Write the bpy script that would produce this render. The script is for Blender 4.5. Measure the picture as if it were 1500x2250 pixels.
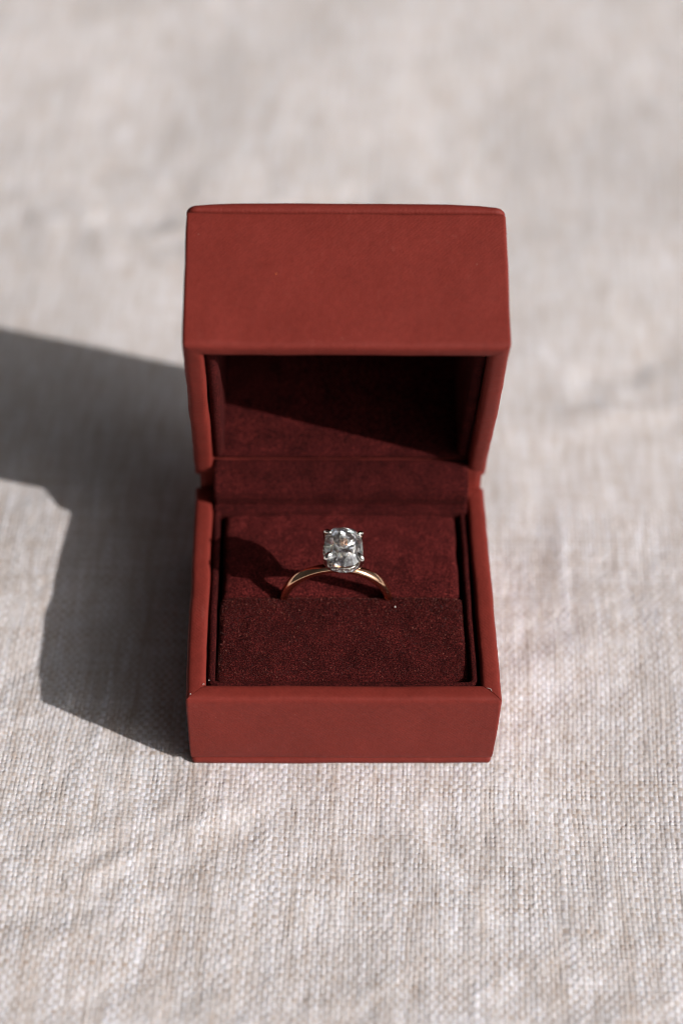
import bpy, bmesh, math, random
import numpy as np
from mathutils import Matrix, Vector

# ------------------------------------------------------------------ clearing
for o in list(bpy.data.objects):
    bpy.data.objects.remove(o)
sc = bpy.context.scene
col = sc.collection
MM = 0.001
rnd = random.Random(7)
rng = np.random.default_rng(11)

# ------------------------------------------------------------------ measured layout (millimetres)
D, HB, LIDANG, HL, GAP = 56.0, 20.73, math.radians(109.09), 28.64, 2.74
W = 60.0
PITCH, DIST, FPX = 0.8231028, 387.642, 4467.95
YAW, ROLL = 0.0374338, -0.0307755
TARGET = Vector((-0.5228, 0.0, 42.7507))
SUN = Vector((0.7665, -0.3680, 0.5270)).normalized()

# ------------------------------------------------------------------ camera
F = Vector((0, math.cos(PITCH), -math.sin(PITCH)))
RT = Vector((1, 0, 0))
UP = RT.cross(F)
cx = RT * math.cos(ROLL) - UP * math.sin(ROLL)
cy = RT * math.sin(ROLL) + UP * math.cos(ROLL)
cz = -F
loc = (TARGET - F * DIST) * MM
cam_data = bpy.data.cameras.new('camera')
cam = bpy.data.objects.new('camera', cam_data)
col.objects.link(cam)
cam.matrix_world = Matrix(((cx.x, cy.x, cz.x, loc.x), (cx.y, cy.y, cz.y, loc.y), (cx.z, cy.z, cz.z, loc.z), (0, 0, 0, 1)))
cam_data.sensor_fit = 'VERTICAL'
cam_data.sensor_height = 36.0
cam_data.sensor_width = 24.0
cam_data.lens = FPX / 2250.0 * 36.0
cam_data.clip_start = 0.01
cam_data.clip_end = 50.0
cam_data.dof.use_dof = True
cam_data.dof.focus_distance = 0.3915
cam_data.dof.aperture_fstop = 5.8
cam_data.dof.aperture_blades = 9
sc.camera = cam

# ------------------------------------------------------------------ world and sun
world = bpy.data.worlds.new('World')
sc.world = world
world.use_nodes = True
wn = world.node_tree
bg = wn.nodes['Background']
sky = wn.nodes.new('ShaderNodeTexSky')
sky.sky_type = 'NISHITA'
sky.sun_disc = False
sky.sun_elevation = math.asin(SUN.z)
sky.sun_rotation = math.atan2(SUN.x, SUN.y)
sky.air_density = 0.12
sky.dust_density = 9.5
sky.ozone_density = 0.0
hsv = wn.nodes.new('ShaderNodeHueSaturation')
hsv.inputs['Saturation'].default_value = 0.04
wn.links.new(sky.outputs['Color'], hsv.inputs['Color'])
wn.links.new(hsv.outputs['Color'], bg.inputs['Color'])
bg.inputs['Strength'].default_value = 0.05

sun_data = bpy.data.lights.new('sun', 'SUN')
sun_data.energy = 5.0
sun_data.angle = math.radians(0.55)
sun_data.color = (1.0, 0.968, 0.94)
sun = bpy.data.objects.new('sun', sun_data)
col.objects.link(sun)
sun.rotation_euler = SUN.to_track_quat('Z', 'Y').to_euler()
sun.location = SUN * 0.6

sc.view_settings.view_transform = 'Standard'
sc.view_settings.look = 'None'
sc.view_settings.gamma = 1.0
sc.view_settings.exposure = -0.06
sc.view_settings.use_curve_mapping = False
sc.render.engine = 'CYCLES'
sc.cycles.use_denoising = True
sc.cycles.max_bounces = 20
sc.cycles.transmission_bounces = 18
sc.cycles.glossy_bounces = 10
sc.cycles.sample_clamp_indirect = 160.0
sc.cycles.caustics_refractive = False
sc.cycles.caustics_reflective = False
sc.cycles.blur_glossy = 0.0
sc.cycles.filter_width = 1.0

# ------------------------------------------------------------------ helpers
def tag(o, label=None, cat=None, group=None, kind=None):
    if label: o['label'] = label
    if cat: o['category'] = cat
    if group: o['group'] = group
    if kind: o['kind'] = kind
    return o

def empty(name, loc=(0, 0, 0), rot=(0, 0, 0)):
    o = bpy.data.objects.new(name, None)
    o.empty_display_size = 0.01
    col.objects.link(o)
    o.location = loc
    o.rotation_euler = rot
    return o

def mesh_np(name, V, quads=None, tris=None):
    """mesh from numpy arrays given in millimetres"""
    me = bpy.data.meshes.new(name)
    V = np.asarray(V, dtype=np.float64) * MM
    q = np.zeros((0, 4), np.int32) if quads is None else np.asarray(quads, np.int32).reshape(-1, 4)
    t = np.zeros((0, 3), np.int32) if tris is None else np.asarray(tris, np.int32).reshape(-1, 3)
    me.vertices.add(len(V))
    me.vertices.foreach_set('co', V.astype(np.float32).ravel())
    nl = q.size + t.size
    me.loops.add(nl)
    me.loops.foreach_set('vertex_index', np.concatenate([q.ravel(), t.ravel()]))
    me.polygons.add(len(q) + len(t))
    starts = np.concatenate([np.arange(len(q)) * 4, q.size + np.arange(len(t)) * 3]).astype(np.int32)
    me.polygons.foreach_set('loop_start', starts)
    me.update(calc_edges=True)
    me.validate()
    return me

def link(name, me, mat, parent=None, smooth=True, sharp=None):
    o = bpy.data.objects.new(name, me)
    col.objects.link(o)
    if not me.materials:
        me.materials.append(mat)
    if smooth:
        me.shade_smooth()
        if sharp is not None:
            me.set_sharp_from_angle(angle=math.radians(sharp))
    else:
        me.shade_flat()
    if parent is not None:
        o.parent = parent
    return o

_lat = {}
def vnoise(x, y, seed=0):
    """smooth value noise in [-1, 1]"""
    if seed not in _lat:
        _lat[seed] = np.random.default_rng(1000 + seed).uniform(-1, 1, (256, 256)).astype(np.float32)
    L = _lat[seed]
    xi = np.floor(x).astype(np.int32); yi = np.floor(y).astype(np.int32)
    fx = (x - xi).astype(np.float32); fy = (y - yi).astype(np.float32)
    fx = fx * fx * fx * (fx * (fx * 6 - 15) + 10); fy = fy * fy * fy * (fy * (fy * 6 - 15) + 10)
    x0 = xi & 255; x1 = (xi + 1) & 255; y0 = yi & 255; y1 = (yi + 1) & 255
    a = L[x0, y0] * (1 - fx) + L[x1, y0] * fx
    b = L[x0, y1] * (1 - fx) + L[x1, y1] * fx
    return a * (1 - fy) + b * fy

def rect_loop(hx, hy, r, o, n=26, K=7):
    """closed loop (counter-clockwise) of a rounded rectangle inset by o; index of each corner's middle point"""
    re = max(r - o, 0.18)
    ax, ay = hx - o - re, hy - o - re
    pts, mids = [], []
    corners = [(ax, -ay, -math.pi / 2), (ax, ay, 0.0), (-ax, ay, math.pi / 2), (-ax, -ay, math.pi)]
    ts = 0.5 - 0.5 * np.cos(np.linspace(0, math.pi, n + 2))[1:-1]
    for i, (px, py, a0) in enumerate(corners):
        for k in range(K):
            a = a0 + math.pi / 2 * k / (K - 1)
            pts.append((px + re * math.cos(a), py + re * math.sin(a)))
            if k == K // 2: mids.append(len(pts) - 1)
        nx, ny, _ = corners[(i + 1) % 4]
        a = a0 + math.pi / 2
        s = (px + re * math.cos(a), py + re * math.sin(a)); e = (nx + re * math.cos(a), ny + re * math.sin(a))
        for t in ts:
            pts.append((s[0] + (e[0] - s[0]) * t, s[1] + (e[1] - s[1]) * t))
    return np.array(pts), mids

def sweep(hx, hy, r, profile, cap_start=False, cap_end=False, groove=None, wob=0.08, seed=3, cxy=(0, 0), n=26, groove_corners=(0, 1, 2, 3)):
    """profile: list of (inset, z). groove: (inset_min, inset_max, depth) cut along the mitres"""
    rows = []
    for (o, z) in profile:
        P, mids = rect_loop(hx, hy, r, o, n)
        Z = np.full(len(P), z, float)
        if groove and groove[0] <= o <= groove[1] and z > groove[3]:
            for c in groove_corners:
                m = mids[c]
                Z[m] -= groove[2] * (0.75 + 0.5 * rnd.random())
        x = P[:, 0]; y = P[:, 1]
        nr = np.hypot(x, y)
        dsp = wob * (vnoise(x / 9 + 31, y / 9 + z / 7, seed) + 0.5 * vnoise(x / 3.1, y / 3.1 + z / 3, seed + 1))
        edge = np.maximum(np.abs(x) / hx, np.abs(y) / hy)
        nx = np.where(np.abs(x) / hx > np.abs(y) / hy, np.sign(x), 0); ny = np.where(nx == 0, np.sign(y), 0)
        rows.append(np.stack([x + nx * dsp + cxy[0], y + ny * dsp + cxy[1], Z + 0.5 * wob * vnoise(x / 6 + 9, y / 6, seed + 2)], 1))
    N = len(rows[0])
    V = np.concatenate(rows)
    i = np.arange(N); j = (i + 1) % N
    quads = [np.stack([k * N + i, k * N + j, (k + 1) * N + j, (k + 1) * N + i], 1) for k in range(len(rows) - 1)]
    tris = []
    if cap_start:
        V = np.vstack([V, [[cxy[0], cxy[1], profile[0][1]]]]); c = len(V) - 1
        tris.append(np.stack([j, i, np.full(N, c)], 1))
    if cap_end:
        V = np.vstack([V, [[cxy[0], cxy[1], profile[-1][1]]]]); c = len(V) - 1
        b = (len(rows) - 1) * N
        tris.append(np.stack([b + i, b + j, np.full(N, c)], 1))
    return V, np.concatenate(quads), (np.concatenate(tris) if tris else None)

# ------------------------------------------------------------------ materials
def new_mat(name):
    m = bpy.data.materials.new(name)
    m.use_nodes = True
    nt = m.node_tree
    return m, nt, nt.nodes['Principled BSDF']

def node(nt, t, **kw):
    n = nt.nodes.new(t)
    for k, v in kw.items():
        if k in n.inputs: n.inputs[k].default_value = v
        else: setattr(n, k, v)
    return n

def mm_coords(nt, scale=(1000, 1000, 1000), rot=(0, 0, 0)):
    tc = node(nt, 'ShaderNodeTexCoord')
    mp = node(nt, 'ShaderNodeMapping')
    mp.inputs['Scale'].default_value = scale
    mp.inputs['Rotation'].default_value = rot
    nt.links.new(tc.outputs['Object'], mp.inputs['Vector'])
    return mp.outputs['Vector']

def noise(nt, vec, scale, detail=3.0, rough=0.55):
    n = node(nt, 'ShaderNodeTexNoise', Scale=scale, Detail=detail, Roughness=rough)
    nt.links.new(vec, n.inputs['Vector'])
    return n.outputs['Fac']

def ramp(nt, fac, stops):
    r = node(nt, 'ShaderNodeValToRGB')
    els = r.color_ramp.elements
    while len(els) < len(stops): els.new(0.5)
    for e, (p, c) in zip(els, stops):
        e.position = p; e.color = (*c, 1) if len(c) == 3 else c
    nt.links.new(fac, r.inputs['Fac'])
    return r.outputs['Color']

def mix(nt, a, b, fac, blend='MIX'):
    m = node(nt, 'ShaderNodeMix', data_type='RGBA', blend_type=blend)
    for sock, v in ((m.inputs['Factor'], fac), (m.inputs['A'], a), (m.inputs['B'], b)):
        pass
    ins = [s for s in m.inputs if s.enabled]
    for s, v in zip(ins, (fac, a, b)):
        if hasattr(v, 'is_linked'): nt.links.new(v, s)
        elif isinstance(v, (int, float)): s.default_value = v
        else: s.default_value = (*v, 1)
    return [s for s in m.outputs if s.enabled][0]

def math_n(nt, op, a, b=None):
    m = node(nt, 'ShaderNodeMath', operation=op)
    for s, v in zip(m.inputs, (a, b)):
        if v is None: continue
        if hasattr(v, 'is_linked'): nt.links.new(v, s)
        else: s.default_value = v
    return m.outputs[0]

def bump(nt, height, dist, strength=1.0, normal=None):
    b = node(nt, 'ShaderNodeBump', Strength=strength, Distance=dist)
    nt.links.new(height, b.inputs['Height'])
    if normal is not None: nt.links.new(normal, b.inputs['Normal'])
    return b.outputs['Normal']

def make_leatherette():
    m, nt, p = new_mat('terracotta_leatherette')
    v = mm_coords(nt)
    big = noise(nt, v, 0.07, 4)
    fine = noise(nt, v, 2.2, 4, 0.65)
    c = ramp(nt, big, [(0.3, (0.142, 0.0164, 0.0112)), (0.7, (0.170, 0.0202, 0.0140))])
    c = mix(nt, c, (0.20, 0.034, 0.025), math_n(nt, 'MULTIPLY', fine, 0.45))
    c = mix(nt, c, ramp(nt, noise(nt, v, 0.9, 5, 0.7), [(0.32, (0.90,) * 3), (0.68, (1.08,) * 3)]), 1.0, 'MULTIPLY')
    scuff = ramp(nt, noise(nt, mm_coords(nt, (1000, 130, 600), (0.4, 0.3, 0.6)), 0.55, 3, 0.6), [(0.66, (0,) * 3), (0.72, (1,) * 3)])
    c = mix(nt, c, (0.24, 0.055, 0.042), math_n(nt, 'MULTIPLY', scuff, 0.22))
    # tiny pale dust grains caught in the grain
    vor = node(nt, 'ShaderNodeTexVoronoi', Scale=0.33)
    nt.links.new(v, vor.inputs['Vector'])
    speck = math_n(nt, 'LESS_THAN', vor.outputs['Distance'], 0.028)
    pick = node(nt, 'ShaderNodeSeparateColor')
    nt.links.new(vor.outputs['Color'], pick.inputs['Color'])
    speck = math_n(nt, 'MULTIPLY', speck, math_n(nt, 'GREATER_THAN', pick.outputs['Red'], 0.72))
    c = mix(nt, c, (0.50, 0.27, 0.20), math_n(nt, 'MULTIPLY', speck, 0.55))
    nt.links.new(c, p.inputs['Base Color'])
    r = ramp(nt, noise(nt, v, 0.5, 5), [(0.3, (0.56,) * 3), (0.75, (0.68,) * 3)])
    nt.links.new(r, p.inputs['Roughness'])
    p.inputs['Specular IOR Level'].default_value = 0.16
    p.inputs['Sheen Weight'].default_value = 0.02
    p.inputs['Sheen Roughness'].default_value = 0.4
    p.inputs['Sheen Tint'].default_value = (1.0, 0.55, 0.45, 1)
    w = node(nt, 'ShaderNodeTexWave', Scale=0.75, Distortion=0.6, Detail=1.0)
    w.bands_direction = 'DIAGONAL'
    nt.links.new(v, w.inputs['Vector'])
    n1 = bump(nt, w.outputs['Fac'], 0.00002, 0.55)
    n2 = bump(nt, fine, 0.00010, 0.7, n1)
    n3 = bump(nt, noise(nt, v, 0.16, 2), 0.0006, 0.35, n2)
    nt.links.new(n3, p.inputs['Normal'])
    return m

def make_velvet(name='maroon_velvet', bright=1.0):
    m, nt, p = new_mat(name)
    v = mm_coords(nt)
    fine = noise(nt, v, 3.4, 3, 0.7)
    med = noise(nt, v, 0.22, 4, 0.6)
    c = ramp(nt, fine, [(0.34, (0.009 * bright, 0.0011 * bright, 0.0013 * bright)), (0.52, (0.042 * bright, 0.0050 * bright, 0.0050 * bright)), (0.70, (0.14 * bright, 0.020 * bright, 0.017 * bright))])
    c = mix(nt, c, ramp(nt, med, [(0.3, (0.62,) * 3), (0.7, (1.25,) * 3)]), 1.0, 'MULTIPLY')
    nt.links.new(c, p.inputs['Base Color'])
    p.inputs['Roughness'].default_value = 0.95
    p.inputs['Specular IOR Level'].default_value = 0.08
    p.inputs['Sheen Weight'].default_value = 0.06
    p.inputs['Sheen Roughness'].default_value = 0.35
    p.inputs['Sheen Tint'].default_value = (0.55, 0.11, 0.09, 1)
    n1 = bump(nt, fine, 0.00030, 1.0)
    n2 = bump(nt, med, 0.0008, 0.35, n1)
    nt.links.new(n2, p.inputs['Normal'])
    return m

def make_fibre():
    m, nt, p = new_mat('velvet_fibre')
    g = node(nt, 'ShaderNodeNewGeometry')
    c = ramp(nt, g.outputs['Random Per Island'], [(0.0, (0.008, 0.001, 0.0014)), (0.50, (0.055, 0.0065, 0.0065)), (0.86, (0.16, 0.021, 0.016)), (0.965, (0.30, 0.060, 0.038)), (1.0, (0.45, 0.18, 0.13))])
    nt.links.new(c, p.inputs['Base Color'])
    p.inputs['Roughness'].default_value = 0.6
    p.inputs['Specular IOR Level'].default_value = 0.3
    return m

def make_linen():
    m, nt, p = new_mat('oatmeal_linen')
    vy = mm_coords(nt, (1000, 120, 1000))     # streaks along the warp
    vx = mm_coords(nt, (120, 1000, 1000))     # streaks along the weft
    v = mm_coords(nt)
    warp = noise(nt, vy, 0.75, 3, 0.6)
    weft = noise(nt, vx, 0.80, 3, 0.6)
    fine = noise(nt, v, 2.8, 4, 0.7)
    med = noise(nt, v, 0.035, 3, 0.5)
    f = math_n(nt, 'ADD', math_n(nt, 'MULTIPLY', warp, 0.70), math_n(nt, 'MULTIPLY', weft, 0.30))
    yt = node(nt, 'ShaderNodeAttribute', attribute_name='yarn_tone')
    f = math_n(nt, 'ADD', math_n(nt, 'MULTIPLY', f, 0.66), math_n(nt, 'MULTIPLY', yt.outputs['Fac'], 0.34))
    c = ramp(nt, f, [(0.30, (0.44, 0.362, 0.315)), (0.50, (0.582, 0.543, 0.535)), (0.68, (0.715, 0.702, 0.738))])
    c = mix(nt, c, ramp(nt, fine, [(0.3, (0.86, 0.84, 0.82)), (0.7, (1.06, 1.06, 1.06))]), 1.0, 'MULTIPLY')
    c = mix(nt, c, ramp(nt, med, [(0.35, (0.93, 0.925, 0.92)), (0.65, (1.05, 1.05, 1.055))]), 1.0, 'MULTIPLY')
    nt.links.new(c, p.inputs['Base Color'])
    p.inputs['Roughness'].default_value = 0.85
    p.inputs['Specular IOR Level'].default_value = 0.2
    p.inputs['Sheen Weight'].default_value = 0.08
    n1 = bump(nt, fine, 0.00010, 0.6)
    nt.links.new(n1, p.inputs['Normal'])
    p.subsurface_method = 'RANDOM_WALK'
    p.inputs['Subsurface Weight'].default_value = 0.45
    p.inputs['Subsurface Radius'].default_value = (1.0, 0.72, 0.55)
    p.inputs['Subsurface Scale'].default_value = 0.00035
    return m

def make_metal(name, color, rough):
    m, nt, p = new_mat(name)
    p.inputs['Metallic'].default_value = 1.0
    v = mm_coords(nt)
    c = ramp(nt, noise(nt, v, 1.5, 3), [(0.3, tuple(x * 0.95 for x in color)), (0.7, color)])
    nt.links.new(c, p.inputs['Base Color'])
    r = ramp(nt, noise(nt, v, 3.0, 4), [(0.3, (rough * 0.8,) * 3), (0.75, (rough * 1.5,) * 3)])
    nt.links.new(r, p.inputs['Roughness'])
    return m

def make_diamond():
    m = bpy.data.materials.new('clear_diamond')
    m.use_nodes = True
    nt = m.node_tree
    for n in list(nt.nodes): nt.nodes.remove(n)
    out = node(nt, 'ShaderNodeOutputMaterial')
    def glass(c, ior, r=0.105):
        g = node(nt, 'ShaderNodeBsdfGlass', IOR=ior, Roughness=r)
        g.inputs['Color'].default_value = (*c, 1)
        return g.outputs[0]
    def two(kind, a, b, fac=None):
        n = node(nt, kind)
        if fac is not None: n.inputs[0].default_value = fac
        k = 0 if fac is None else 1
        nt.links.new(a, n.inputs[k]); nt.links.new(b, n.inputs[k + 1])
        return n.outputs[0]
    fire = two('ShaderNodeAddShader', two('ShaderNodeAddShader', glass((1, 0, 0), 2.40), glass((0, 1, 0), 2.42)), glass((0, 0, 1), 2.45))
    acc = two('ShaderNodeMixShader', glass((1, 1, 1), 2.42), fire, 0.30)
    nt.links.new(acc, out.inputs['Surface'])
    return m

def make_plain(name, color, rough=0.8):
    m, nt, p = new_mat(name)
    v = mm_coords(nt)
    c = ramp(nt, noise(nt, v, 4.0, 3), [(0.3, tuple(x * 0.85 for x in color)), (0.7, color)])
    nt.links.new(c, p.inputs['Base Color'])
    p.inputs['Roughness'].default_value = rough
    return m

M_BOX = make_leatherette()
M_VEL = make_velvet()
M_VEL3 = make_velvet('maroon_velvet_part_lit', 1.12)  # same velvet for the front cushion, a little nap sheen painted into its colour
M_VEL2 = make_velvet('maroon_velvet_lit', 1.6)  # same velvet for the rear cushion, light on the brushed nap painted in brighter
M_FIB = make_fibre()
M_LIN = make_linen()
M_GOLD = make_metal('yellow_gold', (0.98, 0.605, 0.39), 0.14)
M_WHITE = make_metal('white_gold', (0.80, 0.75, 0.70), 0.10)
M_DIA = make_diamond()
M_LINT = make_plain('pale_lint', (0.80, 0.74, 0.68))
M_ORANGE = make_plain('orange_lint', (0.75, 0.16, 0.05))

# ------------------------------------------------------------------ the linen cloth
def axis(lo, hi, step, far, grow):
    a = list(np.arange(lo, hi + step * .5, step))
    s, x = step, a[-1]
    out = []
    while x < far[1]:
        s *= grow[1]; x += s; out.append(x)
    a = a + out
    s, x = step, a[0]
    out = []
    while x > far[0]:
        s *= grow[0]; x -= s; out.append(x)
    return np.array(out[::-1] + a)

def build_cloth():
    xs = axis(-84, 84, 0.164, (-600, 600), (1.12, 1.12))
    ys = axis(-98, 24, 0.164, (-500, 900), (1.12, 1.0095))
    sx = np.gradient(xs); sy = np.gradient(ys)
    X, Y = np.meshgrid(xs, ys)
    X = X.astype(np.float32); Y = Y.astype(np.float32)
    step = np.maximum(sx[None, :], sy[:, None]).astype(np.float32)
    amp = np.clip((0.46 - step) / 0.22, 0, 1)
    # slow wander of the threads
    u = X / 0.93 + 0.8 * vnoise(X / 26, Y / 40, 1) + 0.34 * vnoise(X / 2.7, Y / 26, 2) + 0.10 * vnoise(X / 1.9, Y / 5, 22)
    v = Y / 1.02 + 0.8 * vnoise(X / 40 + 9, Y / 26, 3) + 0.26 * vnoise(X / 22, Y / 3.0, 4) + 0.10 * vnoise(X / 5, Y / 1.9, 23)
    i = np.floor(u); j = np.floor(v)
    fu = u - i - 0.5; fv = v - j - 0.5
    wi = 0.505 + 0.10 * vnoise(i * 0.77 + .31, i * 0.37 + .4, 5) + 0.15 * vnoise(i * 0.91 + 0.5, Y / 8, 6)
    wj = 0.495 + 0.10 * vnoise(j * 0.37 + .4, j * 0.77 + .31, 7) + 0.13 * vnoise(X / 8, j * 0.91 + 0.5, 8)
    hs_i = vnoise(i * 0.57 + .15, i * 0.41 + .35, 31); hs_j = vnoise(j * 0.41 + .35, j * 0.57 + .15, 32)
    slub_i = np.clip((hs_i - 0.42) / 0.2, 0, 1) * np.clip(0.45 + 1.4 * vnoise(i * 0.7 + .5, Y / 14, 33), 0, 1)
    slub_j = np.clip((hs_j - 0.45) / 0.2, 0, 1) * np.clip(0.35 + 1.4 * vnoise(X / 14, j * 0.7 + .5, 34), 0, 1)
    wi = wi + 0.22 * slub_i; wj = wj + 0.20 * slub_j
    pu = np.clip(1 - (fu / wi) ** 2, 0, 1) ** 0.7; pv = np.clip(1 - (fv / wj) ** 2, 0, 1) ** 0.7
    si = 1 - 2 * (i % 2); sj = 1 - 2 * (j % 2)
    a = 0.10
    zw = np.where(np.abs(fu) < wi, 0.135 * pu * (wi / 0.47) + a * np.sin(np.pi * v) * si, -0.3)
    zf = np.where(np.abs(fv) < wj, 0.125 * pv * (wj / 0.47) - 0.95 * a * np.sin(np.pi * u) * sj, -0.3)
    h = np.maximum(np.maximum(zw, zf), -0.22)
    h = h + 0.07 * vnoise(X / 0.8, Y / 0.8, 9)
    h = h + 0.09 * vnoise(X / 2.1, Y / 2.8, 16) + 0.11 * vnoise(X / 4.2 + 3, Y / 6.5, 17)
    mk = 1 / (1 + np.exp(-np.clip((zw - zf) / 0.045, -8, 8)))
    tone = (0.68 + 0.16 * vnoise(i * 0.63 + .2, i * 0.29 + .7, 24) + 0.22 * vnoise(i * 0.83 + .5, Y / 12, 25)) * mk + (1 - mk) * (
                    0.30 + 0.12 * vnoise(j * 0.29 + .7, j * 0.63 + .2, 26) + 0.18 * vnoise(X / 12, j * 0.83 + .5, 27))
    tone = tone + 0.22 * slub_i * mk + 0.15 * slub_j * (1 - mk)
    tone = np.clip(tone + 0.10 * vnoise(X / 0.5, Y / 0.5, 28), 0, 1) * amp + 0.50 * (1 - amp)
    h = (0.72 * h - 0.16) * amp - 0.06 * (1 - amp)
    # folds: broad swell, and small creases running down to the left
    out = np.maximum(np.abs(X) - 30, np.abs(Y) - 28)
    m = np.clip(out / 22, 0, 1); m = m * m * (3 - 2 * m)
    broad = 1.4 * vnoise(X / 58 + 3.3, Y / 70 + 1.7, 10) + 0.6 * vnoise(X / 27 + 5, Y / 31, 11)
    broad = broad + 2.4 * np.exp(-((X + 62) ** 2 + (Y - 44) ** 2) / (2 * 20.0 ** 2))
    ca, sa = math.cos(math.radians(33)), math.sin(math.radians(33))
    P = X * ca + Y * sa; Q = -X * sa + Y * ca
    crease = 0.42 * vnoise(P / 34, Q / 7.5, 12) + 0.17 * vnoise(P / 15, Q / 3.6, 13)
    where = np.clip(0.55 + 0.75 * vnoise(X / 45 + 7, Y / 45, 14), 0.1, 1) * np.clip((70 - Y) / 60, 0.25, 1)
    m2 = np.clip(out / 9 + .15, 0, 1)
    ripple = 0.10 * vnoise(X / 6, Y / 16, 15)
    Z = h + m * broad + m2 * (crease * where + ripple) - 0.75
    def fold(pts, width, height, seed):
        # a soft crease: a ridge with a shallow trough behind it, following a polyline
        best = np.full(X.shape, 1e9, np.float32); side = np.zeros(X.shape, np.float32); along = np.zeros(X.shape, np.float32)
        tot = sum(math.dist(a, b) for a, b in zip(pts, pts[1:])); run = 0.0
        for (ax, ay), (bx, by) in zip(pts, pts[1:]):
            L = math.dist((ax, ay), (bx, by)); tx, ty = (bx - ax) / L, (by - ay) / L
            t = np.clip((X - ax) * tx + (Y - ay) * ty, 0, L)
            d = np.hypot(X - ax - t * tx, Y - ay - t * ty)
            k = d < best
            best = np.where(k, d, best); side = np.where(k, np.sign((X - ax) * ty - (Y - ay) * tx), side); along = np.where(k, (run + t) / tot, along)
            run += L
        d = best * side + 1.3 * vnoise(X / 9, Y / 9, seed) * width / 3
        env = np.clip(np.sin(np.pi * np.clip(along, 0.03, 0.97)) * 1.6, 0, 1) * (0.8 + 0.4 * vnoise(X / 8, Y / 8, seed + 1))
        return height * env * (np.exp(-(d / width) ** 2) - 0.75 * np.exp(-((d + 1.7 * width) / (1.3 * width)) ** 2))
    Z = Z + m2 * (fold([(-8.7, -31.2), (-22.4, -40.7), (-37.1, -52.6), (-51.7, -59.6), (-66, -63)], 3.2, 0.46, 40)
                  + fold([(-15.8, -31.5), (-27.3, -37.1), (-40, -46.4), (-57.6, -51.3)], 2.6, 0.32, 42)
                  + fold([(12, -38), (17, -47), (26, -58), (31, -70)], 3.0, 0.34, 44)
                  + fold([(36, 64), (52, 72), (78, 83), (110, 92)], 8.0, 1.2, 46)
                  + fold([(-95, 150), (-60, 128), (-20, 120), (30, 128)], 10.0, 1.6, 48))
    ny, nx = X.shape
    V = np.stack([X.ravel(), Y.ravel(), Z.ravel()], 1)
    idx = np.arange(nx * ny, dtype=np.int32).reshape(ny, nx)
    q = np.stack([idx[:-1, :-1].ravel(), idx[:-1, 1:].ravel(), idx[1:, 1:].ravel(), idx[1:, :-1].ravel()], 1)
    me = mesh_np('linen_cloth', V, q)
    at = me.attributes.new('yarn_tone', 'FLOAT', 'POINT')
    at.data.foreach_set('value', tone.astype(np.float32).ravel())
    o = link('linen_cloth', me, M_LIN)
    o.rotation_euler = (0, 0, math.radians(-1.2))
    tag(o, 'pale oatmeal woven linen cloth with soft creases spread flat under the red box', 'cloth')
build_cloth()

# ------------------------------------------------------------------ the ring box
box = empty('ring_box', (0, 0, 0), (0, 0, YAW))
tag(box, 'open terracotta red ring box lined with dark maroon velvet, standing on pale linen', 'ring box')

T = 3.75
def wall_profile(z0, H, tp=0.0, under=0.35):
    # bottom edge rolled under, wall leaning in by tp towards the bottom, rounded rim on top
    P = [(3.2, z0 + .1), (tp + under + .5, z0 + .06)]
    for k in range(5):
        a = math.pi / 2 * k / 4
        P.append((tp + under * (1 - math.sin(a)), z0 + .06 + under * 1.5 * (1 - math.cos(a))))
    for f in (0.12, 0.25, 0.4, 0.55, 0.7, 0.85):
        z = z0 + (H - z0) * f
        if z < H - 2.2 and z > P[-1][1] + .3: P.append((tp * (1 - f) ** 1.7, z))
    return P + [(0, H - 1.6), (0.03, H - 1.0), (0.16, H - .55), (0.42, H - .22), (0.8, H - .06), (1.3, H), (1.9, H + .02), (2.5, H), (3.0, H - .05), (3.4, H - .2), (3.65, H - .5),
                (T, H - 1.0), (T, H - 4.0), (T, z0 + 2)]

V, q, t = sweep(W / 2, D / 2, 0.6, wall_profile(1.15, HB, 0.40, 0.70), groove=(0.4, 3.6, 0.62, HB - .9), wob=0.13, seed=20)
base = link('base', mesh_np('base', V, q, t), M_BOX, box, sharp=50)
V, q, t = sweep(W / 2, D / 2, 1.4, [(2.4, -0.75), (0.9, -0.72), (0.62, -0.5), (0.50, 0.1), (0.52, 0.62), (0.68, 0.84), (1.3, 0.95), (3.0, 1.1)], cap_start=True, cap_end=True, wob=0.09, seed=25)
link('base_plate', mesh_np('base_plate', V, q, t), M_BOX, base, sharp=60)

def lining_profile(zb, zt, th):
    r = th / 2
    pr = [(0.0, zb), (0.0, zt - r)]
    for k in range(1, 8):
        a = math.pi * k / 8
        pr.append((r - r * math.cos(a), zt - r + r * math.sin(a)))
    pr += [(th, zt - r), (th, zt - 3.5), (th + .05, zb + 1.2)]
    return pr
V, q, t = sweep(25.95, 24.1, 2.2, lining_profile(3.0, HB - 0.75, 1.45), cap_end=True, wob=0.10, seed=30, cxy=(-0.12, -0.12))
link('velvet_lining', mesh_np('base_lining', V, q, t), M_VEL, base)

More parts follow.
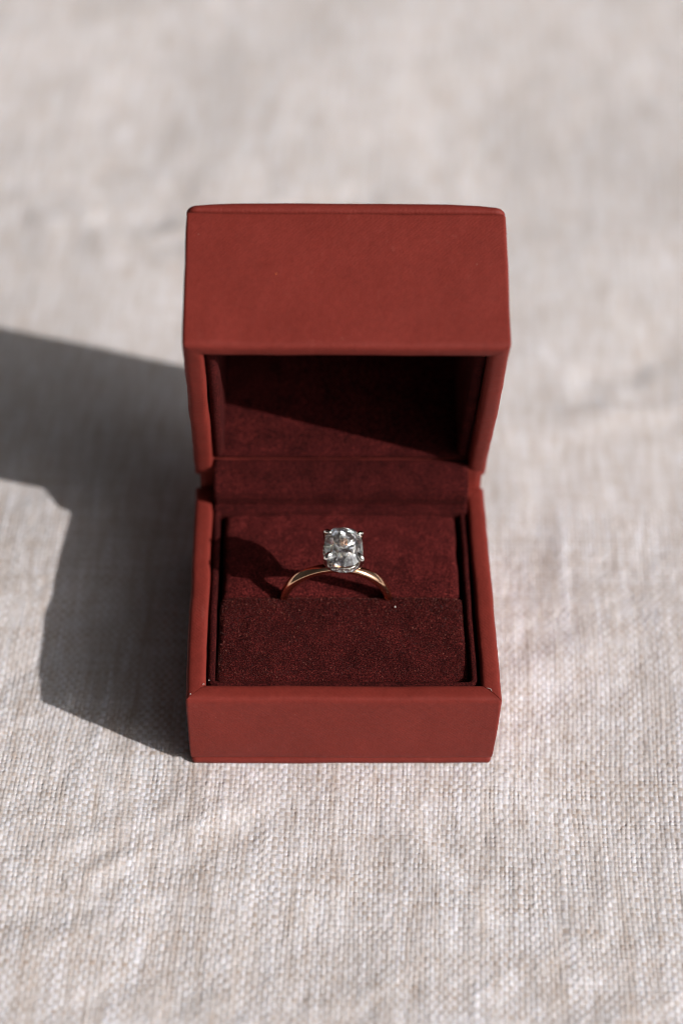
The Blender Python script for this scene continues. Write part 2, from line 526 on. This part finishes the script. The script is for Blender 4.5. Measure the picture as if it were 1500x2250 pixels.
def pad(x0, x1, y0, y1, ztop, rx, ry0, ry1, depth, seed, nx=110, ny=60, widen=0.0):
    """a soft velvet block: top z = ztop(x, y), edges rolled over, sides down to depth"""
    sx = 0.5 - 0.5 * np.cos(np.linspace(0, math.pi, nx)); sx = 0.45 * sx + 0.55 * np.linspace(0, 1, nx)
    sy = 0.5 - 0.5 * np.cos(np.linspace(0, math.pi, ny)); sy = 0.6 * sy + 0.4 * np.linspace(0, 1, ny)
    X, Y = np.meshgrid(x0 + (x1 - x0) * sx, y0 + (y1 - y0) * sy)
    Z = ztop(X, Y)
    def drop(d, r):
        k = np.clip(1 - d / r, 0, 1)
        return r * (1 - np.sqrt(np.clip(1 - k * k, 0, 1)))
    Z = Z - drop(X - x0, rx) - drop(x1 - X, rx) - drop(Y - y0, ry0) - drop(y1 - Y, ry1)
    Z = Z + 0.20 * vnoise(X / 6, Y / 6, seed) + 0.08 * vnoise(X / 1.6, Y / 1.6, seed + 1)
    ex = (np.abs(X - (x0 + x1) / 2) / ((x1 - x0) / 2)) ** 6; ey = (np.abs(Y - (y0 + y1) / 2) / ((y1 - y0) / 2)) ** 6
    X = X * (1 + widen * (y1 - Y) / (y1 - y0))
    X = X + ex * 0.22 * vnoise(X / 40 + 5, Y / 5, seed + 2); Y = Y + ey * 0.22 * vnoise(X / 5, Y / 40 + 5, seed + 3)
    idx = np.arange(nx * ny).reshape(ny, nx)
    q = [np.stack([idx[:-1, :-1].ravel(), idx[:-1, 1:].ravel(), idx[1:, 1:].ravel(), idx[1:, :-1].ravel()], 1)]
    V = np.stack([X.ravel(), Y.ravel(), Z.ravel()], 1)
    rim = np.concatenate([idx[0, :-1], idx[:-1, -1], idx[-1, :0:-1], idx[:0:-1, 0]])
    S = V[rim].copy(); S[:, 2] = depth
    b = len(V); V = np.vstack([V, S]); n = len(rim)
    k = np.arange(n); k2 = (k + 1) % n
    q.append(np.stack([rim[k], b + k, b + k2, rim[k2]], 1))
    return V, np.concatenate(q)

def s0(X, Y):
    near = np.exp(-((Y + 2.5) / 1.6) ** 2)
    return near * (np.exp(-((X + 11.2) / 1.3) ** 2) + np.exp(-((X - 9.8) / 1.3) ** 2))
def z_front(X, Y):
    s = np.clip((-2.6 - Y) / 19, 0, 1)
    return 20.35 - 1.5 * s ** 1.6 - 0.5 * np.clip((np.abs(X) - 15) / 9, 0, 1) ** 2 - 0.35 * s0(X, Y)
def z_back(X, Y):
    return 20.05 + 0.2 * np.cos(X / 24 * 1.5) - 0.5 * np.clip((np.abs(X) - 16) / 8, 0, 1) ** 2 - 0.15 * np.clip((1.5 - Y) / 2, 0, 1) ** 2
V, q = pad(-23.95, 23.8, -22.3, -2.1, z_front, 1.3, 2.0, 0.9, 8, 40, widen=0.035)
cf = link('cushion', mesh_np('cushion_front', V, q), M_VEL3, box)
cf['label'] = 'front half of the velvet cushion, sloping down to the front rim'
nap_src = V[:110 * 60].reshape(60, 110, 3)
V, q = pad(-23.8, 23.6, -1.3, 20.4, z_back, 1.4, 0.9, 0.7, 8, 44)
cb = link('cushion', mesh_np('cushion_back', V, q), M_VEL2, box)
cb['label'] = 'flat rear half of the velvet cushion behind the slot'

def fibres(G, n, lmin, lmax, wd, lean, seed):
    """little tapering pile hairs standing on a grid surface"""
    r = np.random.default_rng(seed)
    ny, nx, _ = G.shape
    a = r.uniform(0, ny - 1.001, n); b = r.uniform(0, nx - 1.001, n)
    ai = a.astype(int); bi = b.astype(int); fa = (a - ai)[:, None]; fb = (b - bi)[:, None]
    p00 = G[ai, bi]; p01 = G[ai, bi + 1]; p10 = G[ai + 1, bi]; p11 = G[ai + 1, bi + 1]
    P = (p00 * (1 - fa) + p10 * fa) * (1 - fb) + (p01 * (1 - fa) + p11 * fa) * fb
    nrm = np.cross(p01 - p00, p10 - p00); nrm /= np.linalg.norm(nrm, axis=1)[:, None] + 1e-9
    d = nrm + r.normal(0, lean, (n, 3)); d /= np.linalg.norm(d, axis=1)[:, None]
    L = r.uniform(lmin, lmax, n)[:, None]
    s = np.cross(d, r.normal(0, 1, (n, 3))); s /= np.linalg.norm(s, axis=1)[:, None]
    base0 = P - nrm * 0.05
    mid = base0 + d * L * 0.55
    d2 = d + r.normal(0, 0.35, (n, 3))
    tip = mid + d2 * L * 0.5
    V = np.stack([base0 - s * wd, base0 + s * wd, mid + s * wd * .8, mid - s * wd * .8, tip], 1).reshape(-1, 3)
    k = np.arange(n) * 5
    return V, np.stack([k, k + 1, k + 2, k + 3], 1), np.stack([k + 3, k + 2, k + 4], 1)
V, q, t = fibres(nap_src, 34000, 0.15, 0.36, 0.045, 0.7, 5)
tag(link('velvet_pile', mesh_np('velvet_pile', V, q, t), M_FIB, cf), kind='stuff')

# hinge: velvet flap inside, leather spine outside
def ribbon(points, x0, x1, nx, th, seed, wob):
    P = np.array(points, float)
    # smooth the polyline
    d = np.concatenate([[0], np.cumsum(np.hypot(*np.diff(P, axis=0).T))])
    s = np.linspace(0, d[-1], 60)
    y = np.interp(s, d, P[:, 0]); z = np.interp(s, d, P[:, 1])
    for _ in range(4):
        y[1:-1] = (y[:-2] + 2 * y[1:-1] + y[2:]) / 4; z[1:-1] = (z[:-2] + 2 * z[1:-1] + z[2:]) / 4
    ty = np.gradient(y); tz = np.gradient(z); l = np.hypot(ty, tz); nyv = -tz / l; nzv = ty / l
    xs = np.linspace(x0, x1, nx)
    rows = []
    for sgn in (1, -1):
        Y = y[:, None] + sgn * nyv[:, None] * th / 2 + 0 * xs; Z = z[:, None] + sgn * nzv[:, None] * th / 2 + 0 * xs
        X = xs[None, :] + 0 * Y
        w = wob * (vnoise(X / 7, Z / 5, seed) + .5 * vnoise(X / 2.5, Z / 2.5, seed + 1))
        rows.append(np.stack([X, Y - w * .7, Z + w * .7], 2))
    m, n = rows[0].shape[:2]
    V = np.concatenate([r.reshape(-1, 3) for r in rows])
    A = np.arange(m * n).reshape(m, n); B = A + m * n
    q = [np.stack([A[:-1, :-1].ravel(), A[1:, :-1].ravel(), A[1:, 1:].ravel(), A[:-1, 1:].ravel()], 1),
         np.stack([B[:-1, :-1].ravel(), B[:-1, 1:].ravel(), B[1:, 1:].ravel(), B[1:, :-1].ravel()], 1)]
    for e in ((A[0], B[0]), (B[-1], A[-1]), (B[:, 0], A[:, 0]), (A[:, -1], B[:, -1])):
        q.append(np.stack([e[0][:-1], e[0][1:], e[1][1:], e[1][:-1]], 1))
    return V, np.concatenate(q)
V, q = ribbon([(20.7, 17.0), (20.8, 19.6), (21.2, 20.5), (21.8, 20.65), (22.5, 20.35), (22.6, 21.2), (22.1, 23.0), (22.3, 24.8), (23.6, 26.2), (26.0, 27.2), (27.8, 27.7), (28.9, 27.5), (29.4, 26.6)], -25.9, 26.1, 60, 0.5, 50, 0.14)
link('hinge_flap', mesh_np('hinge_flap', V, q), M_VEL, box)

# ------------------------------------------------------------------ the lid (its own frame: x, along the rim, towards the rim)
hinge = Vector((0, D / 2, HB + GAP))
uu = Vector((0, math.cos(LIDANG), math.sin(LIDANG))); ww = Vector((0, -math.sin(LIDANG), math.cos(LIDANG)))
org = hinge + uu * (D / 2) - ww * HL
V, q, t = sweep(W / 2, D / 2, 0.6, wall_profile(0.0, HL, 0.1, 0.4), groove=(0.4, 3.6, 0.5, HL - .9), wob=0.14, seed=60)
lid = link('lid', mesh_np('lid', V, q, t), M_BOX, box, sharp=50)
lid.location = org * MM
lid.rotation_euler = (LIDANG, 0, 0)
V, q, t = sweep(W / 2, D / 2, 2.0, [(3.0, 0.02), (0.9, 0.02), (0.32, -0.12), (0.06, -0.42), (-0.02, -0.9), (0.02, -1.4), (0.22, -1.9), (0.6, -2.3), (1.3, -2.6), (2.6, -2.85), (5, -3.05), (9, -3.2), (15, -3.3), (22, -3.35)], cap_start=True, cap_end=True, wob=0.12, seed=66)
q = q[:, ::-1]; t = t[:, ::-1]
V[:, 2] = np.where(V[:, 2] < -0.3, -0.3 + (V[:, 2] + 0.3) * (1 - 0.42 * np.abs(V[:, 0] / (W / 2)) ** 5), V[:, 2])
link('lid_plate', mesh_np('lid_plate', V, q, t), M_BOX, lid, sharp=60)
V, q, t = sweep(26.1, 24.1, 1.8, lining_profile(2.0, HL - 1.9, 2.2), cap_end=True, wob=0.10, seed=70)
link('velvet_lining', mesh_np('lid_lining', V, q, t), M_VEL, lid)
V, q = ribbon([(27.6, HB - 2.0), (27.75, HB + 0.2), (27.8, HB + 1.4), (27.75, HB + GAP - .1), (27.3, HB + GAP + 2.6)], -28.8, 29.2, 40, 0.55, 74, 0.05)
link('hinge', mesh_np('hinge', V, q), M_BOX, box)

# ------------------------------------------------------------------ lint and frayed threads on the box
def lint_mesh(name, L, wd, bend, seed):
    r = np.random.default_rng(seed)
    n = 7
    pts = np.array([(L * (k / (n - 1) - .5), bend * math.sin(k / (n - 1) * 3.0) + r.normal(0, .02), 0.06 + 0.10 * math.sin(k / (n - 1) * math.pi)) for k in range(n)])
    V, q = [], []
    for k, p in enumerate(pts):
        rad = wd * (0.5 + math.sin(math.pi * (k + .5) / n))
        for c in range(5):
            a = 2 * math.pi * c / 5
            V.append((p[0], p[1] + rad * math.cos(a), p[2] + rad * math.sin(a)))
    for k in range(n - 1):
        for c in range(5):
            q.append((k * 5 + c, k * 5 + (c + 1) % 5, k * 5 + 5 + (c + 1) % 5, k * 5 + 5 + c))
    return mesh_np(name, V, q)
def lint(parent, x, y, z, L, wd, bend, seed, mat, rz=0.0, rx=0.0):
    o = link('lint', lint_mesh('lint', L, wd, bend, seed), mat, parent)
    o.location = (x * MM, y * MM, z * MM)
    o.rotation_euler = (rx, 0, rz)
    return o
lint(box, 10.4, -5.0, 20.55, 0.30, 0.13, 0.05, 1, M_LINT)
lint(base, -29.0, -26.7, HB - .12, 0.26, 0.045, 0.06, 2, M_LINT, 0.8)
lint(base, -26.6, -24.4, HB - .05, 0.4, 0.035, 0.08, 3, M_LINT, 0.3)
lint(base, -25.6, -22.9, HB - .74, 0.22, 0.05, 0.03, 4, M_LINT, 1.1)
lint(base, 27.6, -25.6, HB - .02, 1.3, 0.035, 0.25, 5, M_LINT, -0.7)
lint(lid, -13.0, D / 2 + .02, 13.6, 0.42, 0.06, 0.14, 6, M_ORANGE, 0.4, -math.pi / 2)

# ------------------------------------------------------------------ the engagement ring
RC = Vector((-1.15, -1.75, 18.6))           # centre of the hoop, box frame
cyw, syw = math.cos(YAW), math.sin(YAW)
ring = empty('engagement_ring', (Matrix.Rotation(YAW, 3, 'Z') @ RC) * MM, (math.radians(2.0), math.radians(4.0), YAW))
tag(ring, 'slim yellow gold ring with a large clear cushion-cut stone, standing in the velvet slot', 'ring')
RO = 11.1                                  # outer radius

def band_mesh():
    n, k = 220, 20
    V = []
    for i in range(n):
        a = 2 * math.pi * i / n
        top = max(0.0, math.cos(a)) ** 6
        wd = 1.08 - 0.14 * top; th = 0.92 - 0.06 * top
        for j in range(k):
            b = 2 * math.pi * j / k
            cb, sb = math.cos(b), math.sin(b)
            e = 0.72
            ox = math.copysign(abs(cb) ** e, cb) * th * (1.0 if cb > 0 else 0.75); oy = math.copysign(abs(sb) ** e, sb) * wd
            rr = RO - 0.78 + ox
            V.append((rr * math.sin(a), oy, rr * math.cos(a)))
    q = []
    for i in range(n):
        for j in range(k):
            q.append((i * k + j, i * k + (j + 1) % k, ((i + 1) % n) * k + (j + 1) % k, ((i + 1) % n) * k + j))
    me = mesh_np('band', V, np.array(q))
    return me
me = band_mesh()
bm = bmesh.new(); bm.from_mesh(me); bmesh.ops.recalc_face_normals(bm, faces=bm.faces); bm.to_mesh(me); bm.free()
link('band', me, M_GOLD, ring)

AX, AY = 3.7, 4.85                         # half width and half length of the stone
def outline(a, s=1.0, n=2.75):
    c, d = math.cos(a), math.sin(a)
    r = (abs(c / AX) ** n + abs(d / AY) ** n) ** (-1.0 / n)
    return r * s * c, r * s * d

def brilliant(sc_=1.0, crown=1.45, pav=4.4, girdle=0.16, table=0.58, round_=False):
    def ol(a, s):
        if round_: return (s * math.cos(a), s * math.sin(a))
        return outline(a, s, 2.75 if s > 0.7 else 2.45)
    V, T = [], []
    def add(x, y, z): V.append((x * sc_, y * sc_, z * sc_)); return len(V) - 1
    st = math.pi / 8
    off = st if not round_ else 0.0
    tb = [add(*ol(k * 2 * st + off, table), crown) for k in range(8)]
    sr = [add(*ol(k * 2 * st + st + off, 0.80), crown * 0.56) for k in range(8)]
    g0 = [add(*ol(k * st + off, 1.0), girdle / 2) for k in range(16)]
    g1 = [add(*ol(k * st + off, 1.0), -girdle / 2) for k in range(16)]
    jr = random.Random(2)
    rings = [g1]
    for r, zz, n, half in ((0.72, 0.37, 16, 1), (0.43, 0.67, 16, 0), (0.20, 0.875, 8, 1)):
        rings.append([add(*ol((k + half * .5) * 2 * math.pi / n + off, r * (1 + jr.uniform(-.05, .05))), -pav * zz * (1 + jr.uniform(-.03, .03))) for k in range(n)])
    cu = add(0.02, 0.03, -pav)
    ct = add(0, 0, crown)
    for k in range(8):
        k1 = (k + 1) % 8; km = (k - 1) % 8; G = 2 * k; G1 = (2 * k + 1) % 16; G2 = (2 * k + 2) % 16
        T.append((ct, tb[k], tb[k1]))
        T.append((tb[k], sr[k], tb[k1]))
        T += [(tb[k], sr[km], g0[G]), (tb[k], g0[G], sr[k])]
        T += [(sr[k], g0[G], g0[G1]), (sr[k], g0[G1], g0[G2])]
    for k in range(16):
        k1 = (k + 1) % 16; A, B, C_ = rings[1], rings[2], rings[3]
        T += [(g1[k], A[k], g1[k1]), (A[k], A[k1], g1[k1])]
        T += [(A[k], B[k1], A[k1]), (A[k], B[k], B[k1])]
    for k in range(8):
        k1 = (k + 1) % 8
        T += [(B[2 * k], C_[k], B[2 * k + 1]), (B[2 * k + 1], C_[k], B[(2 * k + 2) % 16]), (C_[k], C_[k1], B[(2 * k + 2) % 16]), (C_[k], cu, C_[k1])]
    for k in range(16):
        k1 = (k + 1) % 16
        T += [(g0[k], g1[k], g1[k1]), (g0[k], g1[k1], g0[k1])]
    return mesh_np('stone', V, None, T)
def fix_normals(me):
    bm = bmesh.new(); bm.from_mesh(me)
    bmesh.ops.recalc_face_normals(bm, faces=bm.faces)
    bmesh.ops.dissolve_limit(bm, angle_limit=0.002, verts=bm.verts, edges=bm.edges)
    bm.to_mesh(me); bm.free()
    return me
ZG = RO + 5.8                              # girdle height over the hoop centre
st_me = fix_normals(brilliant())
dia = link('centre_stone', st_me, M_DIA, ring, smooth=False)
dia.location = (0, 0, ZG * MM)

def tube(path, radii, k=10, flat=1.0):
    P = [Vector(p) for p in path]
    V, q = [], []
    for i, p in enumerate(P):
        t = (P[min(i + 1, len(P) - 1)] - P[max(i - 1, 0)]).normalized()
        a = t.cross(Vector((0.13, 0.31, 0.94))).normalized(); b = t.cross(a)
        for c in range(k):
            an = 2 * math.pi * c / k
            V.append(tuple(p + (a * math.cos(an) + b * math.sin(an) * flat) * radii[i]))
    for i in range(len(P) - 1):
        for c in range(k):
            q.append((i * k + c, i * k + (c + 1) % k, (i + 1) * k + (c + 1) % k, (i + 1) * k + c))
    n = len(P)
    V.append(tuple(P[0])); V.append(tuple(P[-1]))
    t = [(n * k, (c + 1) % k, c) for c in range(k)] + [(n * k + 1, (n - 1) * k + c, (n - 1) * k + (c + 1) % k) for c in range(k)]
    return V, q, t

def smooth_path(pts, n):
    P = np.array(pts, float)
    d = np.concatenate([[0], np.cumsum(np.linalg.norm(np.diff(P, axis=0), axis=1))])
    s = np.linspace(0, d[-1], n)
    Q = np.stack([np.interp(s, d, P[:, c]) for c in range(3)], 1)
    for _ in range(3):
        Q[1:-1] = (Q[:-2] + 2 * Q[1:-1] + Q[2:]) / 4
    return Q
corner_a = math.atan2(3.1, 3.3)
for sxn, syn in ((1, -1), (-1, -1), (1, 1), (-1, 1)):
    ex, ey = outline(corner_a, 1.0)
    ex *= sxn; ey *= syn
    ux, uy = ex / math.hypot(ex, ey), ey / math.hypot(ex, ey)
    path = smooth_path([(ex * .30, ey * .22, RO - .5), (ex * .66, ey * .62, RO + 1.4), (ex * .97, ey * .97, ZG - 1.9), (ex + ux * .30, ey + uy * .30, ZG - .2),
                        (ex + ux * .34, ey + uy * .34, ZG + .5), (ex - ux * .20, ey - uy * .20, ZG + 1.0), (ex - ux * 1.0, ey - uy * 1.0, ZG + 1.12)], 22)
    rad = np.interp(np.linspace(0, 1, 22), [0, .35, .7, .85, .95, 1], [.46, .46, .50, .56, .44, .20])
    V, q, t = tube(path, rad, 12)
    o = link('prong', fix_normals(mesh_np('prong', V, q, t)), M_WHITE, ring)

# hidden halo: a rail of small stones just under the girdle
def rail(scale, z, rx, rz, tilt, n=96, k=10):
    V, q = [], []
    for i in range(n):
        a = 2 * math.pi * i / n
        x, y = outline(a, scale, 2.5)
        nr = math.hypot(x, y); nx, ny = x / nr, y / nr
        for c in range(k):
            b = 2 * math.pi * c / k
            o = rx * math.cos(b); h = rz * math.sin(b)
            o += tilt * h
            V.append((x + nx * o, y + ny * o, z + h))
    for i in range(n):
        for c in range(k):
            q.append((i * k + c, i * k + (c + 1) % k, ((i + 1) % n) * k + (c + 1) % k, ((i + 1) % n) * k + c))
    return fix_normals(mesh_np('rail', V, q))
ZH = ZG - 1.75
link('gallery_rail', rail(0.86, ZH, 0.14, 0.50, 0.35), M_WHITE, ring)
def basket_mesh(n=72):
    V, q = [], []
    prof = [(0.80, ZH - .45), (0.78, ZH - .8), (0.70, ZH - 1.5), (0.56, ZH - 2.3), (0.40, RO - .35), (0.22, RO - .6)]
    for s_, z_ in prof:
        for i in range(n):
            x, y = outline(2 * math.pi * i / n, s_, 2.4)
            V.append((x, y * (0.55 + 0.45 * min(1, (s_ - .2) / .55)), z_))
    for k in range(len(prof) - 1):
        for i in range(n):
            q.append((k * n + i, k * n + (i + 1) % n, k * n + n + (i + 1) % n, k * n + n + i))
    return fix_normals(mesh_np('basket', V, q))
link('basket', basket_mesh(), M_WHITE, ring)
NH = 24
hs = fix_normals(brilliant(0.50, crown=0.42, pav=0.9, girdle=0.08, table=0.56, round_=True))
bead = bmesh.new(); bmesh.ops.create_icosphere(bead, subdivisions=2, radius=0.15 * MM)
bead_me = bpy.data.meshes.new('bead'); bead.to_mesh(bead_me); bead.free()
for i in range(NH):
    a = 2 * math.pi * (i + .5) / NH - math.pi / 2
    x, y = outline(a, 0.90, 2.5)
    x2, y2 = outline(a + .01, 0.90, 2.5)
    tn = Vector((x2 - x, y2 - y, 0)).normalized(); out = Vector((tn.y, -tn.x, 0))
    nrm = (out * 0.92 + Vector((0, 0, -0.30))).normalized()
    o = link('halo_stone', hs, M_DIA, ring, smooth=False)
    o.location = (Vector((x, y, ZH)) + nrm * 0.30) * MM
    o.rotation_euler = nrm.to_track_quat('Z', 'Y').to_euler()
    a2 = a + math.pi / NH
    x, y = outline(a2, 0.90, 2.5)
    r_ = math.hypot(x, y)
    for dz in (0.42, -0.42):
        bd = link('bead', bead_me, M_WHITE, o)
        off = Vector((x + x / r_ * (.24 + .3 * dz), y + y / r_ * (.24 + .3 * dz), ZH + dz)) * MM
        mw = Matrix.LocRotScale(o.location, o.rotation_euler, None)
        bd.location = mw.inverted() @ off
